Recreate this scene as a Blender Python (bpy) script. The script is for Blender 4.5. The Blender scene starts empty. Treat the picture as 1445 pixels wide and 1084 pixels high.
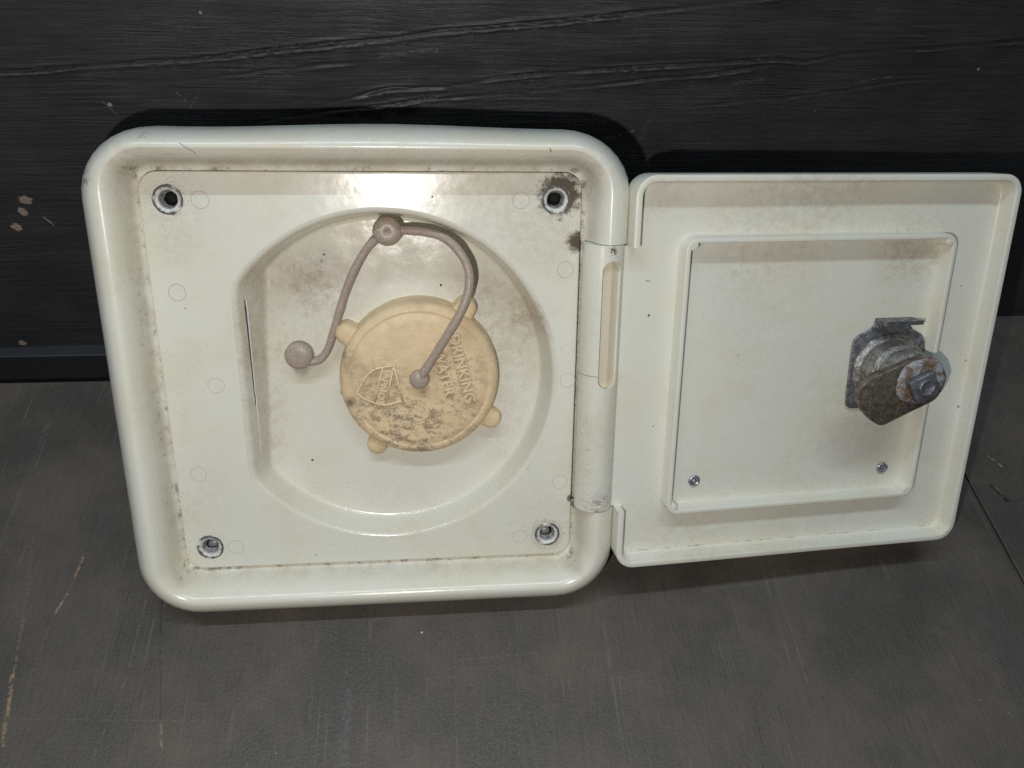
import bpy, math, random
import numpy as np
from mathutils import Matrix, Vector
from mathutils.geometry import delaunay_2d_cdt

random.seed(7)
rng = np.random.default_rng(11)
MM = 0.001
SC = bpy.context.scene
COL = SC.collection

# ------------------------------------------------------------------ camera, light, exposure
LEAN = math.radians(31.0)                 # how far the hatch leans back
GROUND = -81.78                          # mm, lowest edge of the frame in leaning coordinates
ROOT = Matrix.Translation((0, 0, -GROUND * MM)) @ Matrix.Rotation(math.pi / 2 - LEAN, 4, 'X')
CAM_POS = Vector((22.1704, 88.3146, 274.7792))
CAM_R = Vector((0.995315, 0.009139, 0.096252))
CAM_D = Vector((-0.021247, -0.950515, 0.30995))
CAM_F = Vector((0.094322, -0.310543, -0.945868))
cd = bpy.data.cameras.new('camera')
cd.sensor_fit = 'HORIZONTAL'
cd.sensor_width = 36.0
cd.lens = 36.0 * 1120.65 / 1445.0
cd.clip_start = 0.01
cd.clip_end = 50.0
cam = bpy.data.objects.new('camera', cd)
COL.objects.link(cam)
m = Matrix.Identity(4)
for i in range(3):
    m[i][0] = CAM_R[i]
    m[i][1] = -CAM_D[i]
    m[i][2] = -CAM_F[i]
    m[i][3] = CAM_POS[i] * MM
cam.matrix_world = ROOT @ m
SC.camera = cam

world = bpy.data.worlds.new('World')
SC.world = world
world.use_nodes = True
bg = world.node_tree.nodes['Background']
bg.inputs[0].default_value = (0.80, 0.90, 1.0, 1)
bg.inputs[1].default_value = 0.06

fl = bpy.data.lights.new('camera_flash', 'POINT')       # the phone's own flash, beside the lens
fl.energy = 1.93
fl.color = (1.0, 0.945, 0.875)
fl.shadow_soft_size = 0.0022
flo = bpy.data.objects.new('camera_flash', fl)
COL.objects.link(flo)
flo.location = ROOT @ ((CAM_POS - CAM_R * 26 + CAM_D * 33) * MM)

ov = bpy.data.lights.new('ceiling_tube', 'AREA')        # long cool fluorescent tube overhead
ov.shape = 'RECTANGLE'
ov.size = 1.5
ov.size_y = 0.02
ov.energy = 11.0
ov.color = (0.74, 0.89, 1.0)
ovo = bpy.data.objects.new('ceiling_tube', ov)
COL.objects.link(ovo)
d = Vector((-0.10, 1.45, 1.0)).normalized()
zx = d
xx = Vector((1, 0, 0)) - zx * zx.x
xx.normalize()
yx = zx.cross(xx)
mt = Matrix.Identity(4)
for i in range(3):
    mt[i][0], mt[i][1], mt[i][2], mt[i][3] = xx[i], yx[i], zx[i], d[i] * 1.6
ovo.matrix_world = ROOT @ mt

SC.cycles.max_bounces = 5
SC.cycles.diffuse_bounces = 3
SC.cycles.glossy_bounces = 3
SC.cycles.adaptive_threshold = 0.015
SC.cycles.use_denoising = False
SC.cycles.sample_clamp_indirect = 2.0
SC.cycles.caustics_reflective = False
SC.cycles.caustics_refractive = False
SC.view_settings.view_transform = 'Standard'
SC.view_settings.look = 'None'
SC.view_settings.exposure = 0.0
SC.view_settings.gamma = 1.0


# ------------------------------------------------------------------ node helper
class NT:
    def __init__(s, name):
        s.mat = bpy.data.materials.new(name)
        s.mat.use_nodes = True
        s.t = s.mat.node_tree
        s.t.nodes.clear()
        s.out = s.t.nodes.new('ShaderNodeOutputMaterial')
        s.b = s.t.nodes.new('ShaderNodeBsdfPrincipled')
        s.t.links.new(s.b.outputs[0], s.out.inputs[0])
        tc = s.t.nodes.new('ShaderNodeTexCoord')
        v = s.t.nodes.new('ShaderNodeVectorMath')
        v.operation = 'SCALE'
        s.t.links.new(tc.outputs['Object'], v.inputs[0])
        v.inputs['Scale'].default_value = 1000.0
        s.p = v.outputs[0]                     # object coordinates in millimetres
        sx = s.t.nodes.new('ShaderNodeSeparateXYZ')
        s.t.links.new(s.p, sx.inputs[0])
        s.x, s.y, s.z = sx.outputs

    def put(s, sock, v):
        if v is None:
            return
        if hasattr(v, 'is_output') or isinstance(v, bpy.types.NodeSocket):
            s.t.links.new(v, sock)
        else:
            if isinstance(v, (tuple, list)) and len(v) == 3 and sock.type == 'RGBA':
                v = (*v, 1)
            sock.default_value = v

    def m(s, op, a, b=None, c=None, clamp=False):
        n = s.t.nodes.new('ShaderNodeMath')
        n.operation = op
        n.use_clamp = clamp
        s.put(n.inputs[0], a)
        s.put(n.inputs[1], b)
        s.put(n.inputs[2], c)
        return n.outputs[0]

    def comb(s, x, y, z=0.0):
        n = s.t.nodes.new('ShaderNodeCombineXYZ')
        s.put(n.inputs[0], x)
        s.put(n.inputs[1], y)
        s.put(n.inputs[2], z)
        return n.outputs[0]

    def scl(s, vec, k, rot=0.0, off=(0, 0, 0)):
        n = s.t.nodes.new('ShaderNodeMapping')
        s.put(n.inputs[0], vec)
        n.inputs['Location'].default_value = off
        n.inputs['Rotation'].default_value = (0, 0, rot)
        n.inputs['Scale'].default_value = k
        return n.outputs[0]

    def noise(s, scale, detail=3.0, rough=0.5, vec=None, dist=0.0):
        n = s.t.nodes.new('ShaderNodeTexNoise')
        s.put(n.inputs['Vector'], vec or s.p)
        n.inputs['Scale'].default_value = scale
        n.inputs['Detail'].default_value = detail
        n.inputs['Roughness'].default_value = rough
        n.inputs['Distortion'].default_value = dist
        return n.outputs[0]

    def voro(s, scale, vec=None):
        n = s.t.nodes.new('ShaderNodeTexVoronoi')
        s.put(n.inputs['Vector'], vec or s.p)
        n.inputs['Scale'].default_value = scale
        return n.outputs['Distance'], n.outputs['Color']

    def rng(s, v, a, b, c=0.0, d=1.0, smooth=True):
        n = s.t.nodes.new('ShaderNodeMapRange')
        n.interpolation_type = 'SMOOTHSTEP' if smooth else 'LINEAR'
        s.put(n.inputs[0], v)
        s.put(n.inputs[1], a)
        s.put(n.inputs[2], b)
        s.put(n.inputs[3], c)
        s.put(n.inputs[4], d)
        return n.outputs[0]

    def mix(s, f, a, b):
        n = s.t.nodes.new('ShaderNodeMix')
        n.data_type = 'RGBA'
        s.put(n.inputs[0], f)
        s.put(n.inputs[6], a)
        s.put(n.inputs[7], b)
        return n.outputs[2]

    def bump(s, h, strength, dist, prev=None):
        n = s.t.nodes.new('ShaderNodeBump')
        n.inputs['Strength'].default_value = strength
        n.inputs['Distance'].default_value = dist
        s.put(n.inputs['Height'], h)
        if prev is not None:
            s.put(n.inputs['Normal'], prev)
        return n.outputs[0]

    def spot(s, x, y, r, wob, soft=0.35, fine=None):
        """irregular blob around (x, y): 1 inside, 0 outside"""
        dx = s.m('SUBTRACT', s.x, x)
        dy = s.m('SUBTRACT', s.y, y)
        d = s.m('SQRT', s.m('ADD', s.m('MULTIPLY', dx, dx), s.m('MULTIPLY', dy, dy)))
        d = s.m('ADD', d, s.m('MULTIPLY', s.m('SUBTRACT', wob, 0.5), r * 1.5))
        if fine is not None:
            d = s.m('ADD', d, s.m('MULTIPLY', s.m('SUBTRACT', fine, 0.5), r * 1.3))
        return s.rng(d, r * (1 + soft), r * (1 - soft))

    def seg(s, a, b, w, px=None, py=None):
        """distance mask to a straight scratch"""
        px = px or s.x
        py = py or s.y
        ax, ay = a
        bx, by = b
        L = math.hypot(bx - ax, by - ay)
        ux, uy = (bx - ax) / L, (by - ay) / L
        dx = s.m('SUBTRACT', px, ax)
        dy = s.m('SUBTRACT', py, ay)
        along = s.m('ADD', s.m('MULTIPLY', dx, ux), s.m('MULTIPLY', dy, uy))
        acr = s.m('ABSOLUTE', s.m('SUBTRACT', s.m('MULTIPLY', dx, uy), s.m('MULTIPLY', dy, ux)))
        over = s.m('MAXIMUM', s.m('SUBTRACT', s.m('ABSOLUTE', s.m('SUBTRACT', along, L / 2)), L / 2), 0.0)
        d = s.m('ADD', acr, over)
        return s.rng(d, w, w * 0.4)

    def fin(s, col=None, rough=None, metal=None, normal=None, spec=None, coat=None):
        s.put(s.b.inputs['Base Color'], col)
        s.put(s.b.inputs['Roughness'], rough)
        s.put(s.b.inputs['Metallic'], metal)
        if normal is not None:
            s.put(s.b.inputs['Normal'], normal)
        if spec is not None:
            s.put(s.b.inputs['Specular IOR Level'], spec)
        return s.mat


def mx(n, *v):
    r = v[0]
    for q in v[1:]:
        r = n.m('MAXIMUM', r, q)
    return r


GRIME = (0.075, 0.049, 0.033)


def plastic(name, grime=(), stain_shade=(), speck=1.0, groove=False, base=(0.72, 0.715, 0.638), dusty=0.0,
            rough=(0.17, 0.25), extra=None):
    n = NT(name)
    big = n.noise(0.035, 4, 0.55)
    wob = n.noise(0.45, 3, 0.68)
    fine = n.noise(2.2, 3, 0.7)
    smud = n.m('ADD', n.m('MULTIPLY', n.noise(0.30, 4, 0.72), 0.55), n.m('MULTIPLY', fine, 0.45))
    yel = (base[0] * 0.985, base[1] * 0.965, base[2] * 0.91)
    col = n.mix(n.rng(big, 0.40, 0.66), base, yel)
    # dull handling film
    mid = n.noise(0.13, 4, 0.64)
    film = n.m('MULTIPLY', n.rng(mid, 0.54, 0.78), 0.11 + dusty)
    col = n.mix(film, col, (0.48, 0.42, 0.335))
    for (x, y, r, k) in stain_shade:               # light brown films with a shape of their own, some doubling as painted shade
        sm = n.m('MULTIPLY', n.spot(x, y, r, wob, 0.85), n.rng(smud, 0.36, 0.66))
        col = n.mix(n.m('MULTIPLY', sm, k), col, (0.33, 0.235, 0.160))
    # tiny specks and hairline marks
    d, c = n.voro(0.16)
    sepc = n.t.nodes.new('ShaderNodeSeparateColor')
    n.t.links.new(c, sepc.inputs[0])
    rad = n.m('MULTIPLY', n.m('POWER', sepc.outputs[0], 5.0), 0.055)
    dot = n.m('LESS_THAN', d, rad)
    d2, c2 = n.voro(0.55)
    sep2 = n.t.nodes.new('ShaderNodeSeparateColor')
    n.t.links.new(c2, sep2.inputs[0])
    rad2 = n.m('MULTIPLY', n.m('POWER', sep2.outputs[0], 9.0), 0.10)
    dot2 = n.m('MULTIPLY', n.m('LESS_THAN', d2, rad2), 0.6)
    dots = n.m('MULTIPLY', mx(n, dot, dot2), 0.48 * speck)
    col = n.mix(dots, col, (0.10, 0.07, 0.045))
    hair = n.noise(0.35, 2, 0.5, vec=n.scl(n.p, (1.0, 9.0, 1.0), rot=0.6))
    hl = n.m('MULTIPLY', n.m('MULTIPLY', n.rng(n.m('ABSOLUTE', n.m('SUBTRACT', hair, 0.5)), 0.012, 0.0), n.rng(big, 0.54, 0.62)), 0.42 * speck)
    col = n.mix(hl, col, (0.27, 0.22, 0.17))
    dark = None
    for (x, y, r, k) in grime:
        g = n.m('MULTIPLY', n.spot(x, y, r, wob, 0.30), k)
        g = n.m('MULTIPLY', g, n.rng(fine, 0.20, 0.50, 0.55, 1.0))
        dark = g if dark is None else mx(n, dark, g)
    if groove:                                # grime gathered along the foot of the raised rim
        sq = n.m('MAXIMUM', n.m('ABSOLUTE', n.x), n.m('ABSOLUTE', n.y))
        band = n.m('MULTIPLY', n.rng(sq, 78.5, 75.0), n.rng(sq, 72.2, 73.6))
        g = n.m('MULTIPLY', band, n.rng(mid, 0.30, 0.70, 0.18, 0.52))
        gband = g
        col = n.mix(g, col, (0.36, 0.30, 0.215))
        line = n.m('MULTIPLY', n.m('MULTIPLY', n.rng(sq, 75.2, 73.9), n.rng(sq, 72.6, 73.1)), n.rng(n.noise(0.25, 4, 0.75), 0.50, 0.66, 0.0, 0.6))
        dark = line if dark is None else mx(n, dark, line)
    if extra:
        e = extra(n, wob, fine)
        dark = e if dark is None else mx(n, dark, e)
    if dark is not None:
        col = n.mix(dark, col, GRIME)
    r = n.rng(mid, 0.35, 0.7, rough[0], rough[1])
    if groove:
        r = n.m('ADD', r, n.m('MULTIPLY', n.rng(sq, 78.0, 76.0), 0.38), clamp=True)
    if dark is not None:
        r = n.m('ADD', r, n.m('MULTIPLY', dark, 0.4), clamp=True)
    b = n.bump(n.m('ADD', n.noise(0.22, 2, 0.5), n.m('MULTIPLY', n.noise(1.8, 2, 0.6), 0.10)), 0.055, 0.0009)
    sp = 0.5 if dark is None else n.m('SUBTRACT', 0.5, n.m('MULTIPLY', dark, 0.42))
    return n.fin(col, r, 0.0, b, sp)


# ------------------------------------------------------------------ mesh helpers
def link(name, verts, faces, mat, parent=None, smooth=True, flat_from=None):
    me = bpy.data.meshes.new(name)
    me.from_pydata([tuple(float(c) * MM for c in v) for v in verts], [], [tuple(int(i) for i in f) for f in faces])
    me.validate()
    me.update()
    if smooth:
        fl = np.ones(len(me.polygons), bool)
        if flat_from is not None:
            fl[flat_from:] = False
        me.polygons.foreach_set('use_smooth', fl)
    o = bpy.data.objects.new(name, me)
    if mat:
        me.materials.append(mat)
    COL.objects.link(o)
    if parent:
        o.parent = parent
    return o


class MB:
    def __init__(s):
        s.v = []
        s.f = []

    def add(s, v, f):
        k = len(s.v)
        s.v += [tuple(q) for q in v]
        s.f += [tuple(i + k for i in q) for q in f]

    def loft(s, rings, closed=True, skip=None, cap0=False, cap1=False):
        k = len(s.v)
        n = len(rings[0])
        for r in rings:
            s.v += [tuple(q) for q in r]
        for a in range(len(rings) - 1):
            for i in range(n if closed else n - 1):
                if skip and skip(i):
                    continue
                j = (i + 1) % n
                s.f.append((k + a * n + i, k + a * n + j, k + (a + 1) * n + j, k + (a + 1) * n + i))
        if cap0:
            s.f.append(tuple(k + i for i in reversed(range(n))))
        if cap1:
            q = k + (len(rings) - 1) * n
            s.f.append(tuple(q + i for i in range(n)))

    def box(s, x0, x1, y0, y1, z0, z1):
        s.add([(x0, y0, z0), (x1, y0, z0), (x1, y1, z0), (x0, y1, z0), (x0, y0, z1), (x1, y0, z1), (x1, y1, z1), (x0, y1, z1)],
              [(3, 2, 1, 0), (4, 5, 6, 7), (0, 1, 5, 4), (1, 2, 6, 5), (2, 3, 7, 6), (3, 0, 4, 7)])

    def obj(s, name, mat, parent=None, smooth=True, flat_from=None):
        return link(name, s.v, s.f, mat, parent, smooth, flat_from)


def sharp(o, deg=40):
    """mark sharp edges so that smooth shading keeps crisp corners"""
    import bmesh
    bm = bmesh.new()
    bm.from_mesh(o.data)
    for e in bm.edges:
        if len(e.link_faces) == 2 and e.calc_face_angle(0) > math.radians(deg):
            e.smooth = False
    bm.normal_update()
    bm.to_mesh(o.data)
    bm.free()
    return o


def fixn(o):
    import bmesh
    bm = bmesh.new()
    bm.from_mesh(o.data)
    bmesh.ops.recalc_face_normals(bm, faces=bm.faces)
    bm.to_mesh(o.data)
    bm.free()
    return o


def empty(name, parent=None):
    o = bpy.data.objects.new(name, None)
    o.empty_display_size = 0.02
    COL.objects.link(o)
    if parent:
        o.parent = parent
    return o


SIDE = [-66.9, -60, -50.02, -49.98, -40, -25, -10, 0, 10, 25, 40, 49.98, 50.02, 60, 66.9]


def rrect(x0, x1, y0, y1, r, side=None, nc=9):
    """rounded rectangle, counter clockwise from the lower end of the right side; equal point count for any size"""
    t = (np.array(side or SIDE) + 66.9) / 133.8
    pts = []
    cs = [(x1 - r, y1 - r, 0), (x0 + r, y1 - r, 90), (x0 + r, y0 + r, 180), (x1 - r, y0 + r, 270)]
    ends = [((x1, y0 + r), (x1, y1 - r)), ((x1 - r, y1), (x0 + r, y1)), ((x0, y1 - r), (x0, y0 + r)), ((x0 + r, y0), (x1 - r, y0))]
    for k in range(4):
        a, b = np.array(ends[k][0]), np.array(ends[k][1])
        for q in t:
            pts.append(tuple(a + (b - a) * q))
        cx, cy, a0 = cs[k]
        for i in range(1, nc):
            an = math.radians(a0 + 90 * i / nc)
            pts.append((cx + r * math.cos(an), cy + r * math.sin(an)))
    return pts


def circle(cx, cy, r, n=40, ph=0.0):
    return [(cx + r * math.cos(2 * math.pi * i / n + ph), cy + r * math.sin(2 * math.pi * i / n + ph)) for i in range(n)]


def lathe(mb, prof, cx=0.0, cy=0.0, n=64, wob=None, cap0=False, cap1=False):
    rings = []
    for (r, z) in prof:
        ring = []
        for i in range(n):
            a = 2 * math.pi * i / n
            rr = r * (1 + (wob(a, r) if wob else 0.0))
            ring.append((cx + rr * math.cos(a), cy + rr * math.sin(a), z))
        rings.append(ring)
    mb.loft(rings, True, None, cap0, cap1)


def cdt_fill(outer, holes, z):
    """flat triangulated face with holes"""
    pts, edges = [], []
    for loop in [outer] + holes:
        k = len(pts)
        pts += [Vector(p) for p in loop]
        edges += [(k + i, k + (i + 1) % len(loop)) for i in range(len(loop))]
    v, e, f, _, _, _ = delaunay_2d_cdt(pts, edges, [], 1, 1e-5)

    def inside(p, loop):
        c = False
        j = len(loop) - 1
        for i in range(len(loop)):
            xi, yi = loop[i]
            xj, yj = loop[j]
            if (yi > p[1]) != (yj > p[1]) and p[0] < (xj - xi) * (p[1] - yi) / (yj - yi) + xi:
                c = not c
            j = i
        return c
    ff = []
    for t in f:
        c = sum((v[i] for i in t), Vector((0, 0))) / len(t)
        if any(inside(c, h) for h in holes):
            continue
        a, b, d = (v[i] for i in t[:3])
        if (b - a).cross(d - a) < 0:
            t = list(reversed(t))
        ff.append(tuple(t))
    return [(q.x, q.y, z) for q in v], ff


def catmull(P, sub=10):
    P = [np.array(p, float) for p in P]
    P = [2 * P[0] - P[1]] + P + [2 * P[-1] - P[-2]]
    out = []
    for i in range(1, len(P) - 2):
        a, b, c, d = P[i - 1:i + 3]
        for k in range(sub):
            t = k / sub
            out.append(0.5 * (2 * b + (c - a) * t + (2 * a - 5 * b + 4 * c - d) * t * t + (3 * b - a - 3 * c + d) * t ** 3))
    out.append(P[-2])
    return out


def tube(mb, path, rad, n=16):
    path = [np.array(p, float) for p in path]
    rings = []
    up = np.array([0, 0, 1.0])
    for i, p in enumerate(path):
        t = path[min(i + 1, len(path) - 1)] - path[max(i - 1, 0)]
        t /= np.linalg.norm(t)
        s = np.cross(t, up)
        s /= np.linalg.norm(s) + 1e-9
        w = np.cross(s, t)
        r = rad(i / (len(path) - 1)) if callable(rad) else rad
        rings.append([tuple(p + r * (math.cos(a) * s + math.sin(a) * w)) for a in np.linspace(0, 2 * math.pi, n, endpoint=False)])
    mb.loft(rings, True, None, True, True)


def prism(mb, poly, z0, z1, bev=0.3):
    """closed plate with slightly rounded edges from a counter clockwise outline"""
    P = np.array(poly, float)
    n = len(P)
    nrm = []
    for i in range(n):
        e = P[(i + 1) % n] - P[i - 1]
        q = np.array([e[1], -e[0]])
        nrm.append(q / (np.linalg.norm(q) + 1e-9))
    nrm = np.array(nrm)

    def ring(inset, z):
        return [(x, y, z) for x, y in P - nrm * inset]
    mb.loft([ring(bev, z0), ring(0, z0 + bev), ring(0, z1 - bev), ring(bev * 0.3, z1 - bev * 0.3), ring(bev, z1)], True, None, True, True)


# ------------------------------------------------------------------ setting: black painted wall and worn table
WA = (-192.6, 99.1)
YAW = math.radians(1.273)


def smoothn(nx, nz, lx, lz, seed):
    """value noise on a grid, cell sizes in grid steps"""
    r = np.random.default_rng(seed)
    gx, gz = int(nx / lx) + 3, int(nz / lz) + 3
    g = r.random((gz, gx)) - 0.5
    X = np.arange(nx) / lx
    Z = np.arange(nz) / lz
    i, j = X.astype(int), Z.astype(int)
    fx, fz = X - i, Z - j
    fx, fz = fx * fx * (3 - 2 * fx), fz * fz * (3 - 2 * fz)
    a = g[np.ix_(j, i)] * (1 - fx) + g[np.ix_(j, i + 1)] * fx
    b = g[np.ix_(j + 1, i)] * (1 - fx) + g[np.ix_(j + 1, i + 1)] * fx
    return a * (1 - fz[:, None]) + b * fz[:, None]


def grid_mesh(name, xs, zs, H, mat):
    nx, nz = len(xs), len(zs)
    X, Z = np.meshgrid(xs, zs)
    co = np.stack([X, Z, H], -1).reshape(-1, 3) * MM
    i = (np.arange(nz - 1)[:, None] * nx + np.arange(nx - 1)[None]).ravel()
    q = np.stack([i, i + 1, i + nx + 1, i + nx], -1).astype(np.int32)
    me = bpy.data.meshes.new(name)
    me.vertices.add(len(co))
    me.vertices.foreach_set('co', co.astype(np.float32).ravel())
    me.loops.add(q.size)
    me.loops.foreach_set('vertex_index', q.ravel())
    me.polygons.add(len(q))
    me.polygons.foreach_set('loop_start', np.arange(0, q.size, 4, dtype=np.int32))
    me.polygons.foreach_set('use_smooth', np.ones(len(q), bool))
    me.update(calc_edges=True)
    me.validate()
    me.materials.append(mat)
    o = bpy.data.objects.new(name, me)
    COL.objects.link(o)
    return o


def wall_material():
    n = NT('black painted wood')
    rot = math.radians(-4.5)
    wp = n.t.nodes.new('ShaderNodeVectorMath')
    wp.operation = 'ADD'
    n.put(wp.inputs[0], n.p)
    n.put(wp.inputs[1], n.comb(0.0, n.m('MULTIPLY', n.m('SUBTRACT', n.noise(0.022, 3, 0.6), 0.5), 3.5), 0.0))
    wv = wp.outputs[0]
    g1 = n.noise(0.75, 4, 0.68, vec=n.scl(wv, (0.035, 1.0, 1.0), rot=rot))
    g2 = n.noise(2.4, 3, 0.65, vec=n.scl(wv, (0.022, 1.0, 1.0), rot=rot))
    blot = n.noise(0.03, 5, 0.6)
    wob = n.noise(0.55, 3, 0.7)
    col = n.mix(n.rng(blot, 0.35, 0.7), (0.0330, 0.0332, 0.0358), (0.0475, 0.0465, 0.0475))
    # thin pale scuffs that follow the grain
    sc = n.m('MULTIPLY', n.rng(g2, 0.57, 0.66), n.rng(n.noise(0.035, 5, 0.65), 0.46, 0.66))
    col = n.mix(n.m('MULTIPLY', sc, 0.40), col, (0.12, 0.118, 0.120))
    col = n.mix(n.m('MULTIPLY', n.rng(g2, 0.44, 0.36), 0.6), col, (0.010, 0.010, 0.011))
    for a, b, w, k in (((196, 151), (218, 153.5), 1.3, 0.35), ((288, 115), (300, 119), 0.8, 0.6), ((350, 142), (338, 140), 1.1, 0.3),
                       ((210, 133.2), (219, 134.6), 0.5, 0.8), ((390, 141), (406, 143.5), 0.35, 0.5), ((116, 122), (128, 138), 0.25, 0.35),
                       ((118, 136), (121.5, 131), 0.35, 0.5), ((90, 132), (94, 126), 0.4, 0.6), ((298, 90), (307, 128), 2.2, 0.10)):
        s = n.m('MULTIPLY', n.seg(a, b, w), n.m('MULTIPLY', n.rng(wob, 0.42, 0.6), k))
        col = n.mix(s, col, (0.22, 0.22, 0.22))
    # chips down to bare wood
    rag = n.noise(1.3, 3, 0.75)
    chip = mx(n, n.spot(45.3, 87.6, 2.3, wob, 0.10, rag), n.spot(41.8, 81.4, 1.8, wob, 0.10, rag), n.spot(36.2, 73.4, 1.9, wob, 0.10, rag),
              n.m('MULTIPLY', n.seg((49, 78.5), (51.5, 74.5), 0.6), n.rng(rag, 0.44, 0.5)), n.spot(11.5, 3.0, 1.7, wob, 0.10, rag), n.spot(134.0, 166.4, 0.5, wob, 0.2), n.spot(442.2, 146.9, 0.6, wob, 0.2), n.spot(92.2, 130.8, 0.8, wob, 0.2, rag))
    col = n.mix(n.m('MULTIPLY', chip, 0.85), col, n.mix(n.noise(1.5, 3), (0.30, 0.22, 0.165), (0.56, 0.45, 0.37)))
    d, c = n.voro(0.09)
    sep = n.t.nodes.new('ShaderNodeSeparateColor')
    n.t.links.new(c, sep.inputs[0])
    dot = n.m('LESS_THAN', d, n.m('MULTIPLY', n.m('POWER', sep.outputs[0], 8.0), 0.035))
    col = n.mix(n.m('MULTIPLY', dot, 0.5), col, (0.4, 0.37, 0.33))
    pm = n.rng(n.noise(0.05, 4, 0.6, vec=n.scl(n.p, (0.35, 1.0, 1.0), rot=rot, off=(13, 4, 0))), 0.38, 0.66, 0.12, 1.0)
    b = n.bump(n.m('MULTIPLY', n.m('SUBTRACT', g1, 0.5), pm), 0.6, 0.0011)
    b = n.bump(n.m('MULTIPLY', n.m('SUBTRACT', g2, 0.5), pm), 0.6, 0.0005, b)
    b = n.bump(n.noise(0.5, 3, 0.7), 0.25, 0.0005, b)
    return n.fin(col, n.rng(g1, 0.3, 0.7, 0.40, 0.58), 0.0, b, 0.55)


def table_material(name, rot, scratches=(), chips=()):
    n = NT(name)
    vec = n.scl(n.p, (1.0, 0.045, 1.0), rot=rot)
    g1 = n.noise(0.6, 4, 0.70, vec=vec)
    g2 = n.noise(2.6, 3, 0.7, vec=n.scl(n.p, (1.0, 0.035, 1.0), rot=rot + 0.12))
    blot = n.noise(0.017, 6, 0.62)
    wob = n.noise(0.45, 3, 0.7)
    col = n.mix(n.rng(blot, 0.36, 0.66), (0.066, 0.059, 0.051), (0.108, 0.090, 0.074))
    col = n.mix(n.m('MULTIPLY', n.rng(n.noise(0.03, 5, 0.65, vec=n.scl(n.p, (1, 0.6, 1), off=(40, 7, 0))), 0.52, 0.70), 0.55), col, (0.066, 0.065, 0.067))
    col = n.mix(n.m('MULTIPLY', n.m('MULTIPLY', n.rng(g1, 0.56, 0.75), 0.55), n.rng(n.noise(0.04, 4, 0.6), 0.40, 0.62)), col, (0.135, 0.118, 0.102))
    col = n.mix(n.m('MULTIPLY', n.m('MULTIPLY', n.rng(g2, 0.58, 0.66), n.rng(n.noise(0.05, 4, 0.65, vec=n.scl(n.p, (1, 0.5, 1), off=(9, 9, 0))), 0.42, 0.62)), 0.30), col, (0.165, 0.145, 0.125))
    col = n.mix(n.m('MULTIPLY', n.rng(g2, 0.42, 0.34), 0.55), col, (0.030, 0.027, 0.025))
    col = n.mix(n.m('MULTIPLY', n.rng(g1, 0.42, 0.28), 0.5), col, (0.034, 0.031, 0.029))
    # random hairline scratches in two directions
    for r, k, sd in ((rot + 0.45, 0.45, 3.0), (rot - 0.30, 0.40, 17.0), (rot + 1.35, 0.40, 29.0)):
        hv = n.noise(0.22, 1.0, 0.4, vec=n.scl(n.p, (1.0, 0.010, 1.0), rot=r, off=(sd, sd, 0)))
        ln = n.m('MULTIPLY', n.rng(n.m('ABSOLUTE', n.m('SUBTRACT', hv, 0.5)), 0.0065, 0.0), n.rng(n.noise(0.06, 4, 0.7, vec=n.scl(n.p, (1, 1, 1), off=(sd, 0, 0))), 0.47, 0.58))
        col = n.mix(n.m('MULTIPLY', ln, k), col, (0.17, 0.155, 0.14))
    wx = n.m('ADD', n.x, n.m('MULTIPLY', n.m('SUBTRACT', n.noise(0.12, 3), 0.5), 2.2))
    for a, b, w, k, c in scratches:
        s = n.m('MULTIPLY', n.seg(a, b, w, px=wx), n.m('MULTIPLY', n.rng(wob, 0.40, 0.58), k))
        col = n.mix(s, col, c)
    for (x, y, r, k, c) in chips:
        col = n.mix(n.m('MULTIPLY', n.spot(x, y, r, wob, 0.2), k), col, c)
    d, c = n.voro(0.11)
    sep = n.t.nodes.new('ShaderNodeSeparateColor')
    n.t.links.new(c, sep.inputs[0])
    dot = n.m('LESS_THAN', d, n.m('MULTIPLY', n.m('POWER', sep.outputs[0], 7.0), 0.035))
    col = n.mix(n.m('MULTIPLY', dot, 0.6), col, (0.33, 0.31, 0.28))
    col = n.mix(n.m('MULTIPLY', n.rng(n.noise(0.9, 3, 0.8), 0.50, 0.72), 0.35), col, (0.15, 0.132, 0.115))
    b = n.bump(g1, 0.30, 0.0006)
    b = n.bump(n.noise(0.7, 3, 0.75), 0.35, 0.0006, b)
    b = n.bump(g2, 0.35, 0.0003, b)
    return n.fin(col, n.rng(blot, 0.35, 0.7, 0.42, 0.60), 0.0, b, 0.45)


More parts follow.
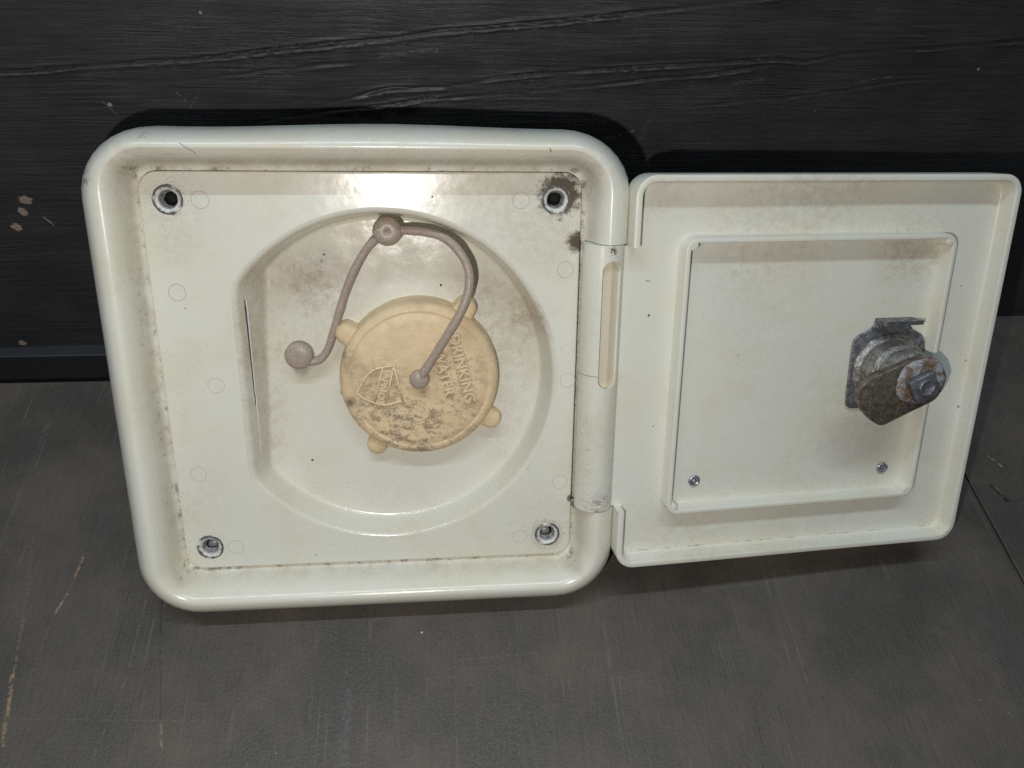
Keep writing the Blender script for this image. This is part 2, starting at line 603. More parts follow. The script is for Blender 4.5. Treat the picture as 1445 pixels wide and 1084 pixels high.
def build_wall():
    xs = np.arange(-110.0, 700.0, 1.0)
    zs = np.concatenate([np.arange(-24, 205, 0.55), np.arange(205, 330, 2.5)])
    nx, nz = len(xs), len(zs)
    X, Z = np.meshgrid(xs, zs)
    H = 0.5 * smoothn(nx, nz, 130, 30, 1) + 0.45 * smoothn(nx, nz, 75, 14, 2) + 0.10 * smoothn(nx, nz, 28, 2.5, 3)
    fz = smoothn(nx, nz, 2.5, 2.0, 4)
    fz2 = smoothn(nx, nz, 22, 6, 5)
    A = [(40, 143), (67.8, 144.3), (89.4, 146.3), (120.9, 148.7), (146.7, 151.6), (163.6, 153.6), (172.4, 154.5), (195.8, 157.3), (211.5, 159.4), (243.5, 163.4), (269.8, 165.9), (309.8, 170.4), (325.7, 172.5), (420, 184)]
    Bc = [(158.3, 126.7), (183.4, 133.9), (197.2, 136.9), (222.0, 138.5), (244.6, 142.9), (279.4, 145.7), (315.0, 148.0), (352.1, 150.8), (365.6, 150.1), (379.7, 153.1), (416.0, 156.0), (451.8, 159.5), (560, 169)]
    Cc = [(140, 122.5), (159.2, 125.8), (189.9, 129.7), (215.0, 133.4), (245.0, 135.2), (280.3, 139.2), (316.1, 143.0), (355.8, 148.5)]
    Dc = [(300, 128), (330, 131), (365, 134), (410, 141), (440, 143)]
    Ec = [(120, 140), (160, 146), (200, 149)]
    for P, w, dep in ((A, 0.62, 1.5), (Bc, 0.6, 1.3), (Cc, 0.55, 1.2), (Dc, 0.5, 0.35), (Ec, 0.5, 0.4)):
        P = np.array(P)
        zc = np.interp(xs, P[:, 0], P[:, 1])[None] + fz2 * 1.1
        env = np.clip((xs - P[0, 0]) / 25, 0, 1) * np.clip((P[-1, 0] - xs) / 25, 0, 1)
        t = (Z - zc) / w
        d = np.where(t > 0, np.exp(-(t / 0.8) ** 2), np.exp(-(t / 1.1) ** 2))
        lip = np.exp(-((t + 1.9) / 1.1) ** 2)
        br = np.clip(0.55 + 2.4 * smoothn(nx, nz, 17, 60, 70 + int(w * 100)), 0.12, 1.5)
        env = env[None] * br
        H += env * (-dep * d * (0.8 + fz * 0.9) + 0.45 * dep * lip * (0.8 + 2.2 * fz) + 0.2 * dep * np.exp(-((t - 2.2) / 1.0) ** 2))
    o = grid_mesh('back_wall', xs, zs, H, wall_material())
    # grid x -> along the wall, grid y -> up, grid z -> towards the camera
    M = Matrix(((math.cos(YAW), 0, math.sin(YAW), WA[0] * MM), (math.sin(YAW), 0, -math.cos(YAW), WA[1] * MM), (0, 1, 0, 0), (0, 0, 0, 1)))
    o.matrix_world = M
    o['kind'] = 'structure'
    o['label'] = 'black painted rough wooden wall behind the open hatch'
    return o


build_wall()

table = empty('table')
table['kind'] = 'structure'
table['label'] = 'worn dark painted wooden table the hatch stands on'
RAW = (0.30, 0.205, 0.12)
PAL = (0.14, 0.125, 0.115)
main_scr = [((-144.7, -6.6), (-137.5, -45.3), 1.0, 0.45, (0.15, 0.125, 0.105)), ((-137.5, -45.3), (-134.4, -67.2), 0.7, 0.6, (0.20, 0.16, 0.12)),
            ((-134.4, -67.2), (-130.0, -92), 1.0, 0.9, RAW), ((-122.0, -19.7), (-123.1, -28.8), 0.7, 1.0, RAW), ((-124.1, -35.7), (-126.3, -43.8), 0.7, 0.9, (0.3, 0.24, 0.17)),
            ((-123.1, -28.8), (-124.1, -35.7), 0.35, 0.7, PAL), ((-126.3, -43.8), (-128.2, -67.6), 0.4, 0.6, PAL), ((-94.1, -71.3), (-98.5, -98.6), 0.35, 0.7, PAL),
            ((-78.2, -86.8), (-76.1, -96.0), 0.6, 0.8, RAW), ((-130.6, -83.0), (-60, -88.0), 0.3, 0.55, PAL), ((26.3, -70.8), (59.0, -69.3), 0.25, 0.8, PAL),
            ((-12.6, -80.0), (-13.1, -108), 2.2, 0.30, (0.13, 0.15, 0.17)), ((-90, -20), (-84, -60), 0.4, 0.5, (0.015, 0.014, 0.013)), ((-84, -60), (-78, -88), 0.5, 0.5, (0.015, 0.014, 0.013)),
            ((60, -70), (100, -85), 0.9, 0.25, PAL), ((120, -42), (260, -30), 1.8, 0.18, (0.03, 0.03, 0.032)), ((130, -47), (235, -36), 0.9, 0.35, (0.12, 0.12, 0.125))]
mat_main = table_material('worn table board', -0.02, main_scr,
                          [(-70, 20, 1.2, 0.5, RAW), (14.3, -58.9, 0.4, 0.9, (0.5, 0.48, 0.45)), (-8, -33, 1.2, 0.8, (0.02, 0.018, 0.017)), (-16, -34, 1.2, 0.8, (0.02, 0.018, 0.017)),
                           (250, -5, 2.0, 0.4, RAW), (185, -15, 1.8, 0.5, RAW)])
mat_side = table_material('worn side board', 1.35, [((286.9, 15.9), (290.5, 9.5), 0.8, 1.0, (0.33, 0.24, 0.16)), ((279.9, -1.0), (283.8, -9.5), 1.6, 1.0, (0.012, 0.011, 0.010)), ((281.5, -2), (283.0, -6), 0.5, 0.9, (0.3, 0.22, 0.15))])


def board(name, x0, x1, y0, y1, z0, z1, mat, bev=0.5):
    """a board with eased edges"""
    def ring(i, z):
        return [(x0 + i, y0 + i, z), (x1 - i, y0 + i, z), (x1 - i, y1 - i, z), (x0 + i, y1 - i, z)]
    mb = MB()
    mb.loft([ring(0, z0), ring(0, z1 - bev), ring(bev * 0.3, z1 - bev * 0.3), ring(bev, z1)], True, None, True, True)
    o = mb.obj(name, mat, table, smooth=False)
    return o


board('board', -700, 269.9, -420, 75.9, -24, 0, mat_main)
board('board', 270.7, 800, -420, 118.0, -24, 0.15, mat_side)
board('back_strip', -700, 269.9, 92.9, 108.0, -44, 0, NT('black strip paint').fin((0.030, 0.031, 0.033), 0.5))
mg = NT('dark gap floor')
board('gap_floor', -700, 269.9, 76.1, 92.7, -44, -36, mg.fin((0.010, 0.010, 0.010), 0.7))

# ------------------------------------------------------------------ the hatch
hatch = empty('water_inlet_hatch')
hatch.matrix_world = ROOT
hatch['label'] = 'off-white plastic drinking water hatch with its square door swung open, leaning against the black wall'
hatch['category'] = 'water hatch'


def rim_grime(n, wob, fine):
    return mx(n, n.m('MULTIPLY', n.m('MULTIPLY', n.spot(-86.5, 71.0, 3.4, wob, 0.6, fine), n.rng(wob, 0.40, 0.6)), 0.6), n.m('MULTIPLY', n.m('MULTIPLY', n.spot(-66.0, 84.0, 1.3, wob, 0.8, fine), n.rng(wob, 0.40, 0.6)), 0.5),
              n.m('MULTIPLY', n.seg((60.0, 81.2), (60.5, 80.0), 0.28), 0.7), n.m('MULTIPLY', n.seg((-55, 82.0), (-51, 79), 0.25), 0.5),
              n.m('MULTIPLY', n.m('MULTIPLY', n.seg((-76.3, 42), (-75.8, -45), 1.3), n.rng(wob, 0.58, 0.70)), 0.45),
              n.m('MULTIPLY', n.m('MULTIPLY', n.seg((-83.5, 60), (-85.5, -30), 3.0), n.rng(fine, 0.68, 0.74)), 0.35),
              n.m('MULTIPLY', n.spot(74.5, -52, 1.6, wob, 0.4), 0.8))


M_rim = plastic('aged white plastic rim', groove=True, extra=rim_grime, stain_shade=[(-70, 76, 12, 0.25), (0, 77, 25, 0.16), (75, 75, 9, 0.3)], rough=(0.21, 0.33), base=(0.72, 0.717, 0.642))

# rim: rounded square moulding swept round the panel, interrupted at the hinge
prof = [(0.2, -1.3), (1.0, -1.35), (1.9, -1.0), (2.7, 0.0), (3.4, 1.8), (4.0, 4.0), (4.6, 6.2), (5.4, 8.2), (6.3, 9.7), (7.4, 10.7), (8.6, 11.1), (10.0, 10.85), (11.6, 10.1), (13.1, 8.8), (14.6, 6.9), (15.9, 4.5), (16.8, 1.8), (17.4, -1.5), (17.6, -5.0), (17.6, -7.7), (17.3, -8.0), (12.5, -8.0)]
pp = catmull([(a, b, 0) for a, b in prof], 3)
prof = [(q[0], q[1]) for q in pp]
rings = []
for d, z in prof:
    ring = []
    for (x, y) in rrect(-73 - d, 73 + d, -73 - d, 73 + d, 6.1 + d):
        if y > 60:                         # the top edge is a little bowed
            k = max(0.0, d - 7) / 10.6
            y -= k * (3.3 + 0.45 * math.cos(x / 88 * math.pi * 1.3 + 2.6) - 0.25 * math.cos(x / 17.0))
        if x > 70:                         # flattened next to the door
            x = min(x, 88.0) + max(0.0, x - 88.0) * 0.35
        ring.append((x, y, z))
    rings.append(ring)
NS = len(SIDE)
i0 = SIDE.index(-49.98)
i1 = SIDE.index(49.98)
mb = MB()
mb.loft(rings, True, skip=lambda i: i0 - 1 <= i < i1 + 1)
nf = len(mb.f)
for i, rev in ((i0 - 1, False), (i1 + 1, True)):
    face = [r[i] for r in rings]
    mb.add(face, [tuple(range(len(face)))[::-1 if rev else 1]])
mb.box(73.2, 88.2, -50.5, 50.5, -8.0, -4.2)
rim = mb.obj('rim', M_rim, hatch, True, nf)

# panel with the bowl and four screw holes cut out
HOLES = [(-64, 64), (64, 64), (64, -64), (-64, -64)]
NB = 224
BC = (4.0, -1.0)
TILT = -0.076                             # the bowl floor slopes: deeper at the top


def dring(R, fx0, fx1, z, soft=90.0):
    """D shape: circle with a flat side on the left; the flat runs from fx0 (bottom) to fx1 (top)"""
    out = []
    for i in range(NB):
        a = 2 * math.pi * i / NB
        c, s = math.cos(a), math.sin(a)
        r = R
        if c < -0.05:
            # flat line through (fx0,-36) and (fx1,34)
            k = (fx1 - fx0) / 70.0
            fr = (fx0 + k * (BC[1] + 36) - BC[0]) / (c - k * s)
            if fr > 0:
                r = (R ** -soft + fr ** -soft) ** (-1 / soft)
        out.append((BC[0] + r * c, BC[1] + r * s, z))
    return out


bowl_prof = [(62.6, -47.2, -47.2, 0.0), (61.8, -46.4, -46.4, -0.08), (61.2, -45.7, -45.7, -0.32), (60.7, -45.2, -45.2, -0.8), (60.4, -44.8, -44.8, -1.5), (60.25, -44.5, -44.4, -2.3),
             (59.5, -43.6, -42.6, -6.0), (58.6, -42.4, -40.4, -11.0), (58.25, -42.0, -39.6, -13.2), (57.95, -41.7, -39.2, -14.1), (57.5, -41.2, -38.7, -14.7), (57.0, -40.6, -38.1, -14.95), (56.3, -39.8, -37.2, -15.0)]
brings = [[(x, y, z + TILT * (y - BC[1]) * (-z / 15.0)) for x, y, z in dring(*q)] for q in bowl_prof]
pouter = rrect(-72.3, 72.3, -72.3, 72.3, 5.6)
hr = []
for k, (hx, hy) in enumerate(HOLES):
    hr.append([(hx + 4.9 * math.cos(2 * math.pi * i / 48), hy + 4.9 * math.sin(2 * math.pi * i / 48)) for i in range(48)])
v, f = cdt_fill(pouter, [[(p[0], p[1]) for p in brings[0]]] + hr, 0.0)
mb = MB()
mb.add(v, f)
mb.loft([[(x, y, z) for x, y in rrect(-h, h, -h, h, r)] for h, r, z in ((73.0, 6.3, -1.6), (73.0, 6.3, -0.6), (72.85, 6.15, -0.22), (72.6, 5.9, -0.05), (72.3, 5.6, 0.0))])


def panel_grime(n, wob, fine):
    ring = n.m('MULTIPLY', n.spot(65.4, 65.8, 7.0, wob, 0.30), n.rng(fine, 0.25, 0.5, 0.85, 1.0))
    return mx(n, n.m('MULTIPLY', ring, 0.93), n.m('MULTIPLY', n.spot(72.3, 49.8, 3.6, wob, 0.40, fine), 0.95),
              n.m('MULTIPLY', n.spot(73.0, -49.0, 1.6, wob, 0.4), 0.85),
              n.m('MULTIPLY', n.m('MULTIPLY', n.spot(-63, 68.5, 8.5, wob, 0.3), n.rng(fine, 0.60, 0.68)), 0.85),
              n.m('MULTIPLY', n.m('MULTIPLY', n.spot(-64, 64, 6.6, wob, 0.25), n.rng(fine, 0.55, 0.64)), 0.7),
              n.m('MULTIPLY', n.m('MULTIPLY', n.spot(64, -64, 6.2, wob, 0.25), n.rng(fine, 0.40, 0.62)), 0.5),
              n.m('MULTIPLY', n.m('MULTIPLY', n.spot(-64, -64, 6.2, wob, 0.25), n.rng(fine, 0.50, 0.66)), 0.3),
              n.m('MULTIPLY', n.m('MULTIPLY', n.seg((-48.5, 30), (-49.0, -22), 0.9), n.rng(fine, 0.60, 0.68)), 0.6),
              n.m('MULTIPLY', n.spot(22, 65, 0.35, wob, 0.2), 0.9))


M_panel = plastic('aged white plastic panel', groove=False, extra=panel_grime, stain_shade=[(40, 67, 16, 0.25), (64, 58, 14, 0.3), (-62, 62, 12, 0.22), (-70, -40, 14, 0.15), (62, -60, 14, 0.18)], dusty=0.04, speck=1.3)
panel = mb.obj('mounting_panel', M_panel, hatch)
sharp(panel, 50)


# bowl
def bowl_grime(n, wob, fine):
    soft = n.m('MULTIPLY', n.rng(fine, 0.48, 0.72), 1.0)
    return mx(n, n.m('MULTIPLY', n.m('MULTIPLY', n.spot(-22, 37, 7, wob, 0.7), soft), 0.55), n.m('MULTIPLY', n.m('MULTIPLY', n.spot(-18.5, 40.5, 2.2, wob, 0.8, fine), n.rng(wob, 0.40, 0.62)), 0.6),
              n.m('MULTIPLY', n.spot(-17.5, 43.0, 0.5, wob, 0.3), 0.9), n.m('MULTIPLY', n.spot(24.5, 31.5, 0.45, wob, 0.2), 0.95),
              n.m('MULTIPLY', n.seg((-13.6, -5.5), (-13.8, -9.0), 0.4), 0.9), n.m('MULTIPLY', n.spot(-27.8, 1.5, 3.0, wob, 0.5), 0.45),
              n.m('MULTIPLY', n.spot(-26, -35, 0.5, wob, 0.3), 0.95))


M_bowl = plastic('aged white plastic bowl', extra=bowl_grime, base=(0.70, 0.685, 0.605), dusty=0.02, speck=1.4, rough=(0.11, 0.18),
                 stain_shade=[(-20, 31, 11, 0.62), (44, 20, 13, 0.50), (36, 32, 8, 0.32), (50, 0, 11, 0.30), (-25, 8, 9, 0.22), (48, -22, 11, 0.22), (10, -52, 14, 0.10), (59, 20, 6, 0.7),
                         (-43, 24, 7, 0.42), (-43, 8, 9, 0.40), (-43, -12, 9, 0.36), (-42, -28, 6, 0.32), (-36, 40, 7, 0.35)])  # flat wall and its top corner: grime film plus tube shade painted in
mb = MB()
mb.loft(brings[::1])
mb.v = mb.v
inner = brings[-1]
v, f = cdt_fill([(p[0], p[1]) for p in inner], [], -15.0)
mb.add([(x, y, z + TILT * (y - BC[1])) for x, y, z in v], f)
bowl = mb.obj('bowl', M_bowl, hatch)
import bmesh
bm = bmesh.new()
bm.from_mesh(bowl.data)
bmesh.ops.remove_doubles(bm, verts=bm.verts, dist=1e-6)
bmesh.ops.recalc_face_normals(bm, faces=bm.faces)
if sum(1 for q in bm.faces if q.calc_center_median().z < -0.0105 and abs(q.normal.z) > 0.9 and q.normal.z < 0) > 0:
    bmesh.ops.reverse_faces(bm, faces=bm.faces)
bm.to_mesh(bowl.data)
bm.free()
bowl.data.polygons.foreach_set('use_smooth', np.ones(len(bowl.data.polygons), bool))

# narrow slit down the flat side of the bowl
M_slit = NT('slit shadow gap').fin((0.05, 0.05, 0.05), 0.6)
M_slitw = NT('slit pale edge').fin((0.74, 0.75, 0.72), 0.35)


def flat_pt(y, z):
    t = (-z - 2.6) / 7.4
    k0 = -44.4 + (-42.6 + 44.4) * t
    k1 = -44.3 + (-40.6 + 44.3) * t
    return k0 + (k1 - k0) * (y + 36) / 70


for nm, off, w, mat_, h in (('slit', 0.0, 0.26, M_slit, 0.06), ('slit_lip', 0.55, 0.32, M_slitw, 0.30)):
    mb = MB()
    ringA, ringB, ringC, ringD = [], [], [], []
    for k in range(41):
        y = 29.5 - 58.5 * k / 40
        zc = -4.2 - 0.03 * k - off + 0.12 * math.sin(k * 1.7) * (1 if k > 22 else 0.2)
        ww = w * (1 if 1 < k < 39 else 0.4) * (1 + 0.35 * math.sin(k * 2.9) * (k > 24))
        if nm == 'slit_lip' and k > 24:
            ww *= 0.4
        for rg, dz, dn in ((ringA, ww, -0.5), (ringB, ww, h), (ringC, -ww, h), (ringD, -ww, -0.5)):
            z = zc + dz
            rg.append((flat_pt(y, z) + dn * 0.96, y, z + dn * 0.25))
    mb.loft([ringA, ringB, ringC, ringD], False)
    fixn(mb.obj(nm, mat_, bowl, False))


# screw holes: worn collar + dark bore
def hole_material(name, k, hx, hy):
    n = NT(name)
    a = n.noise(0.75, 4, 0.72, vec=n.scl(n.p, (1, 1, 1), off=(k * 9.0, k * 5.0, 0)))
    q = n.noise(0.20, 3, 0.6, vec=n.scl(n.p, (1, 1, 1), off=(k * 3.0, k * 7.0, 0)))
    dx = n.m('SUBTRACT', n.x, hx)
    dy = n.m('SUBTRACT', n.y, hy)
    d = n.m('SQRT', n.m('ADD', n.m('MULTIPLY', dx, dx), n.m('MULTIPLY', dy, dy)))
    d = n.m('ADD', d, n.m('MULTIPLY', n.m('SUBTRACT', a, 0.5), 1.3))
    col = n.mix(n.rng(a, 0.48, 0.66), (0.68, 0.67, 0.63), (0.44, 0.43, 0.41))
    edge = n.m('MULTIPLY', n.m('MULTIPLY', n.rng(d, 3.8, 4.3), n.rng(d, 5.2, 4.8)), n.rng(q, 0.36, 0.50))
    col = n.mix(n.m('MULTIPLY', edge, 0.92), col, (0.045, 0.046, 0.055))
    inner = n.rng(d, 3.35, 2.9)
    col = n.mix(inner, col, n.mix(n.rng(a, 0.42, 0.60), (0.40, 0.40, 0.41), (0.17, 0.17, 0.18)))
    return n.fin(col, 0.42, 0.0, n.bump(a, 0.5, 0.0006), 0.5)


M_stub = NT('dull screw steel').fin((0.30, 0.305, 0.315), 0.45, 0.3)
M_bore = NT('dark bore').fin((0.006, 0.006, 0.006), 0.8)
for k, (hx, hy) in enumerate(HOLES):
    r2 = np.random.default_rng(40 + k)
    ph = r2.random(8) * 6.28
    am = r2.random(8)

    def wob(a, r, ph=ph, am=am, k=k):
        if r > 4.4:
            return 0.022 * math.sin(3 * a + ph[0]) + 0.018 * math.sin(7 * a + ph[1]) + 0.012 * math.sin(13 * a + ph[5])
        kk = 0.06 if r > 2.2 else (0.20 if k == 0 else 0.05)
        return kk * (am[2] * math.sin(2 * a + ph[2]) + am[3] * math.sin(4 * a + ph[3]) + 0.6 * am[4] * math.sin(7 * a + ph[4]))
    cx_, cy_ = hx, hy
    mb = MB()
    lathe(mb, [(5.05, -0.06), (4.85, 0.10), (4.55, 0.30), (4.2, 0.28), (3.9, 0.02), (3.5, -0.2), (3.1, -0.4), (2.9, -0.9), (2.75, -1.8), (2.65, -3.2), (2.3, -3.6)], cx_, cy_, 56, wob)
    col_ = mb.obj('screw_collar', hole_material('worn screw collar %s' % 'abcd'[k], k + 1, hx, hy), panel)
    fixn(col_)
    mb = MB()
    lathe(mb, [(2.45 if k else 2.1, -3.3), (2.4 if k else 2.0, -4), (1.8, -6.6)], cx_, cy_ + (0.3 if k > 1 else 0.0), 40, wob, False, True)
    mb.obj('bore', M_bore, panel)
    if k > 1:
        mb = MB()
        lathe(mb, [(1.9, -6.5), (1.9, -4.4), (1.6, -4.1), (0.01, -4.0)], cx_ - 0.2, cy_ - 1.2, 24, wob)
        fixn(mb.obj('screw_stub', M_stub, panel))

# moulding marks left by the ejector pins
M_mark = NT('ejector mark line').fin((0.36, 0.31, 0.23), 0.5)
for (x, y) in ((-53.8, 63.9), (4.2, 67.9), (52.0, 63.8), (68.0, 39.9), (-64.6, 33.2), (70.2, -1.0), (-55.3, -0.1), (-65.0, -33.9), (-54.6, -64.4), (68.3, -41.8), (53.1, -64.6)):
    mb = MB()
    faint = 0.24 if y > 30 else 0.17
    lathe(mb, [(2.72, -0.05), (2.72 + faint * 0.3, 0.035), (2.72 + faint * 0.7, 0.035), (2.72 + faint, -0.05)], x, y, 48,
          wob=lambda a, r, s=x: 0.012 * math.sin(2 * a + s) + 0.008 * math.sin(5 * a + s))
    fixn(mb.obj('ejector_mark', M_mark, panel))

# housing behind the panel, with the filler neck the hatch leans on
M_back = plastic('plain white plastic back', speck=0.3)
mb = MB()
lathe(mb, [(64, -1.7), (64, -4), (61.5, -6), (57.5, -40), (30, -40.2)], BC[0], BC[1], 72)
lathe(mb, [(30, -40.0), (29, -42), (28, -97), (26, -97.2), (25, -60)], 16, 10, 48, None, False, True)
fixn(mb.obj('housing', M_back, hatch))
mb = MB()
mb.loft([[(x, y, z) for x, y in rrect(-h, h, -h, h, 8)] for h, z in ((84, -7.2), (66, -7.6))])
fixn(mb.obj('back_plate', M_back, hatch))

# ------------------------------------------------------------------ cap
CC = (15.9, -1.6)
CT = -5.0


def cap_material():
    n = NT('tan cap plastic')
    fine = n.noise(1.5, 3, 0.75)
    mid = n.noise(0.20, 4, 0.68)
    wob = n.noise(0.45, 3, 0.68)
    col = n.mix(n.rng(mid, 0.35, 0.7), (0.74, 0.58, 0.365), (0.68, 0.52, 0.315))
    film = n.m('MULTIPLY', n.rng(n.noise(0.07, 5, 0.6), 0.42, 0.66), 0.38)
    col = n.mix(film, col, (0.45, 0.335, 0.215))
    # worn-in dirt, thickest on the lower half
    reg = mx(n, n.m('MULTIPLY', n.spot(13, -20, 15, mid, 0.6), 1.0), n.m('MULTIPLY', n.spot(32, -14, 9, mid, 0.7), 0.65), n.m('MULTIPLY', n.spot(-2, -15, 8, mid, 0.6), 0.9),
             n.m('MULTIPLY', n.spot(4, -2, 10, mid, 0.5), 0.5), n.m('MULTIPLY', n.spot(30, 2, 11, mid, 0.7), 0.6), n.m('MULTIPLY', n.spot(-10, 5, 6, mid, 0.7), 0.5))
    st = n.noise(0.7, 3, 0.75, vec=n.scl(n.p, (0.75, 1.15, 1), rot=0.5), dist=0.5)
    dirt = n.m('MULTIPLY', reg, n.rng(n.m('ADD', n.m('MULTIPLY', n.noise(0.33, 4, 0.62, vec=n.scl(n.p, (0.8, 1.3, 1), rot=0.5, off=(3, 8, 0))), 0.44), n.m('ADD', n.m('MULTIPLY', st, 0.26), n.m('MULTIPLY', fine, 0.30))), 0.465, 0.57))
    col = n.mix(n.m('MULTIPLY', dirt, 0.76), col, (0.165, 0.118, 0.090))
    sp = n.m('MULTIPLY', n.rng(fine, 0.66, 0.72), 0.45)
    col = n.mix(sp, col, (0.22, 0.155, 0.10))
    # grime caught round the raised lettering and emblem
    lt = mx(n, n.seg((28.6, 15.5), (34.4, -9.5), 3.2), n.seg((22.8, 10.5), (27.2, -7.5), 3.2), n.m('MULTIPLY', n.spot(2.0, -3.5, 8.0, mid, 0.3), 0.7))
    col = n.mix(n.m('MULTIPLY', n.m('MULTIPLY', lt, n.rng(wob, 0.36, 0.62)), 0.75), col, (0.25, 0.175, 0.115))
    col = n.mix(n.m('MULTIPLY', mx(n, n.m('MULTIPLY', n.spot(-9.5, -9.3, 1.7, wob, 0.9, fine), 0.9), n.m('MULTIPLY', n.spot(-11.5, 8.5, 1.4, wob, 0.5), 0.5)), 0.85), col, (0.07, 0.06, 0.055))
    b = n.bump(mid, 0.25, 0.0008)
    b = n.bump(fine, 0.2, 0.0002, b)
    return n.fin(col, n.rng(mid, 0.3, 0.7, 0.42, 0.60), 0.0, b, 0.4)


M_cap = cap_material()
mb = MB()
lathe(mb, [(0.01, CT), (8, CT), (16, CT), (22, CT), (24.9, CT), (25.25, CT - 0.22), (25.6, CT - 0.22), (25.95, CT + 0.02), (26.6, CT - 0.02), (27.5, CT - 0.35), (28.4, CT - 0.95), (28.95, CT - 1.9), (29.25, CT - 3.2), (29.4, -10), (29.5, -18.0)], CC[0], CC[1], 120)
cap = fixn(mb.obj('cap', M_cap, hatch))
for ang, ext in ((147, 35.3), (56, 35.0), (-33, 35.6), (-122, 35.4)):
    a = math.radians(ang)
    mb = MB()
    rings = []
    for inset, z in ((0.0, -18.0), (0.0, -10.4), (0.2, -9.5), (0.7, -8.7), (1.5, -8.2), (2.6, -8.0)):
        w = 3.9 - inset
        xe = ext - inset
        pts = [(24.0, -w), (xe - 3.6, -w)]
        cx_ = xe - min(3.6, w)
        pts = [(24.0, -w - 1.3), (28.0, -w - 0.9), (29.5, -w - 0.25)] + [(cx_ - 0.001 + min(3.6, w) * math.cos(t), (w) * math.sin(t)) for t in np.linspace(-math.pi / 2, math.pi / 2, 15)] + [(29.5, w + 0.25), (28.0, w + 0.9), (24.0, w + 1.3)]
        rings.append([(CC[0] + px * math.cos(a) - py * math.sin(a), CC[1] + px * math.sin(a) + py * math.cos(a), z) for px, py in pts])
    mb.loft(rings, True, None, False, True)
    fixn(mb.obj('lug', M_cap, cap))

n = NT('raised tan lettering')
M_letter = n.fin(n.mix(n.rng(n.noise(1.2, 3, 0.7), 0.45, 0.65), (0.74, 0.62, 0.41), (0.58, 0.45, 0.28)), 0.40)


def text_mesh(name, body, size, x, y, z, ang, parent, mat, depth=1.5, spacing=1.0, bold=0.0, width=None, bev=0.06):
    cu = bpy.data.curves.new(name, 'FONT')
    cu.body = body
    cu.size = size
    cu.extrude = depth / 2
    cu.offset = bold
    cu.bevel_depth = bev
    cu.bevel_resolution = 1
    cu.space_character = spacing
    cu.align_x = 'CENTER'
    cu.align_y = 'CENTER'
    to = bpy.data.objects.new(name + '_curve', cu)
    COL.objects.link(to)
    bpy.context.view_layer.update()
    dg = bpy.context.evaluated_depsgraph_get()
    me = bpy.data.meshes.new_from_object(to.evaluated_get(dg))
    bpy.data.objects.remove(to)
    co = np.zeros(len(me.vertices) * 3, np.float32)
    me.vertices.foreach_get('co', co)
    co = co.reshape(-1, 3)
    if width:
        co[:, 0] *= width / (co[:, 0].max() - co[:, 0].min())
    co[:, 0] -= (co[:, 0].max() + co[:, 0].min()) / 2
    co[:, 1] -= (co[:, 1].max() + co[:, 1].min()) / 2
    c, s = math.cos(ang), math.sin(ang)
    R = np.array([[c, -s, 0], [s, c, 0], [0, 0, 1]])
    co = co @ R.T + np.array([x, y, z])
    me.vertices.foreach_set('co', (co * MM).astype(np.float32).ravel())
    me.name = name
    me.materials.clear()
    me.materials.append(mat)
    me.update()
    o = bpy.data.objects.new(name, me)
    COL.objects.link(o)
    o.parent = parent
    return o


TA = math.radians(-76.6)
text_mesh('lettering', 'DRINKING', 5.5, 31.7, 2.9, CT + 0.02, TA, cap, M_letter, width=26.6, bold=0.06)['label'] = 'raised word DRINKING on the cap'
text_mesh('lettering', 'WATER', 5.5, 25.0, 1.6, CT + 0.02, TA, cap, M_letter, width=18.6, bold=0.06)['label'] = 'raised word WATER on the cap'

# raised shield emblem
mb = MB()
S = [(6.8, 4.5), (3.0, 4.0), (-0.3, 3.1), (-3.0, 0.9), (-5.2, -2.4), (-6.9, -5.8), (-4.6, -7.8), (-1.1, -9.5), (1.6, -10.3), (4.6, -10.3), (9.5, -9.1)]
zt = CT + 0.26
crv = catmull([(x, y, zt) for x, y in S[:6]], 6) + catmull([(x, y, zt) for x, y in S[5:]], 6)[1:]
tube(mb, crv, 0.42, 8)
tube(mb, [(6.8, 4.5, zt), (8.15, -2.3, zt), (9.5, -9.1, zt)], 0.42, 8)
tube(mb, [(2.8, 3.9, zt), (1.0, -3.0, zt), (-0.8, -9.6, zt)], 0.36, 8)
tube(mb, [(6.7, 4.3, zt), (5.0, -3.0, zt), (3.2, -10.1, zt)], 0.36, 8)
emb = mb.obj('emblem', M_letter, cap)
emb['label'] = 'raised shield emblem on the cap'
BA = math.atan2(-14.0, -3.6)
text_mesh('emblem_lettering', 'IAPMO', 3.6, 2.9, -3.0, CT + 0.02, BA, cap, M_letter, depth=0.6, width=11.6, bev=0.07)
text_mesh('emblem_lettering', 'T', 2.4, -2.4, -4.2, CT + 0.02, BA, cap, M_letter, depth=0.6, bev=0.06)

# ------------------------------------------------------------------ rubber tether
n = NT('grey brown rubber')
fz = n.noise(1.0, 3, 0.7)
col = n.mix(n.rng(fz, 0.35, 0.68), (0.43, 0.355, 0.295), (0.35, 0.285, 0.235))
col = n.mix(n.m('MULTIPLY', n.rng(n.noise(0.25, 5, 0.7), 0.60, 0.70), 0.4), col, (0.38, 0.34, 0.30))
n.b.inputs['Subsurface Weight'].default_value = 0.4
n.b.inputs['Subsurface Radius'].default_value = (0.002, 0.0015, 0.001)
M_rub = n.fin(col, 0.38, 0.0, n.bump(fz, 0.15, 0.0002), 0.4)
cord = [(16.0, -0.3, -3.4), (18.4, 3.8, -2.2), (23.9, 12.9, -0.6), (29.8, 23.0, 0.9), (33.6, 31.9, 0.6), (34.2, 39.1, -0.6), (31.4, 45.5, -2.2), (26.6, 50.2, -4.0), (20.5, 52.3, -5.8), (13.2, 52.9, -7.2), (6.2, 52.7, -7.8)]
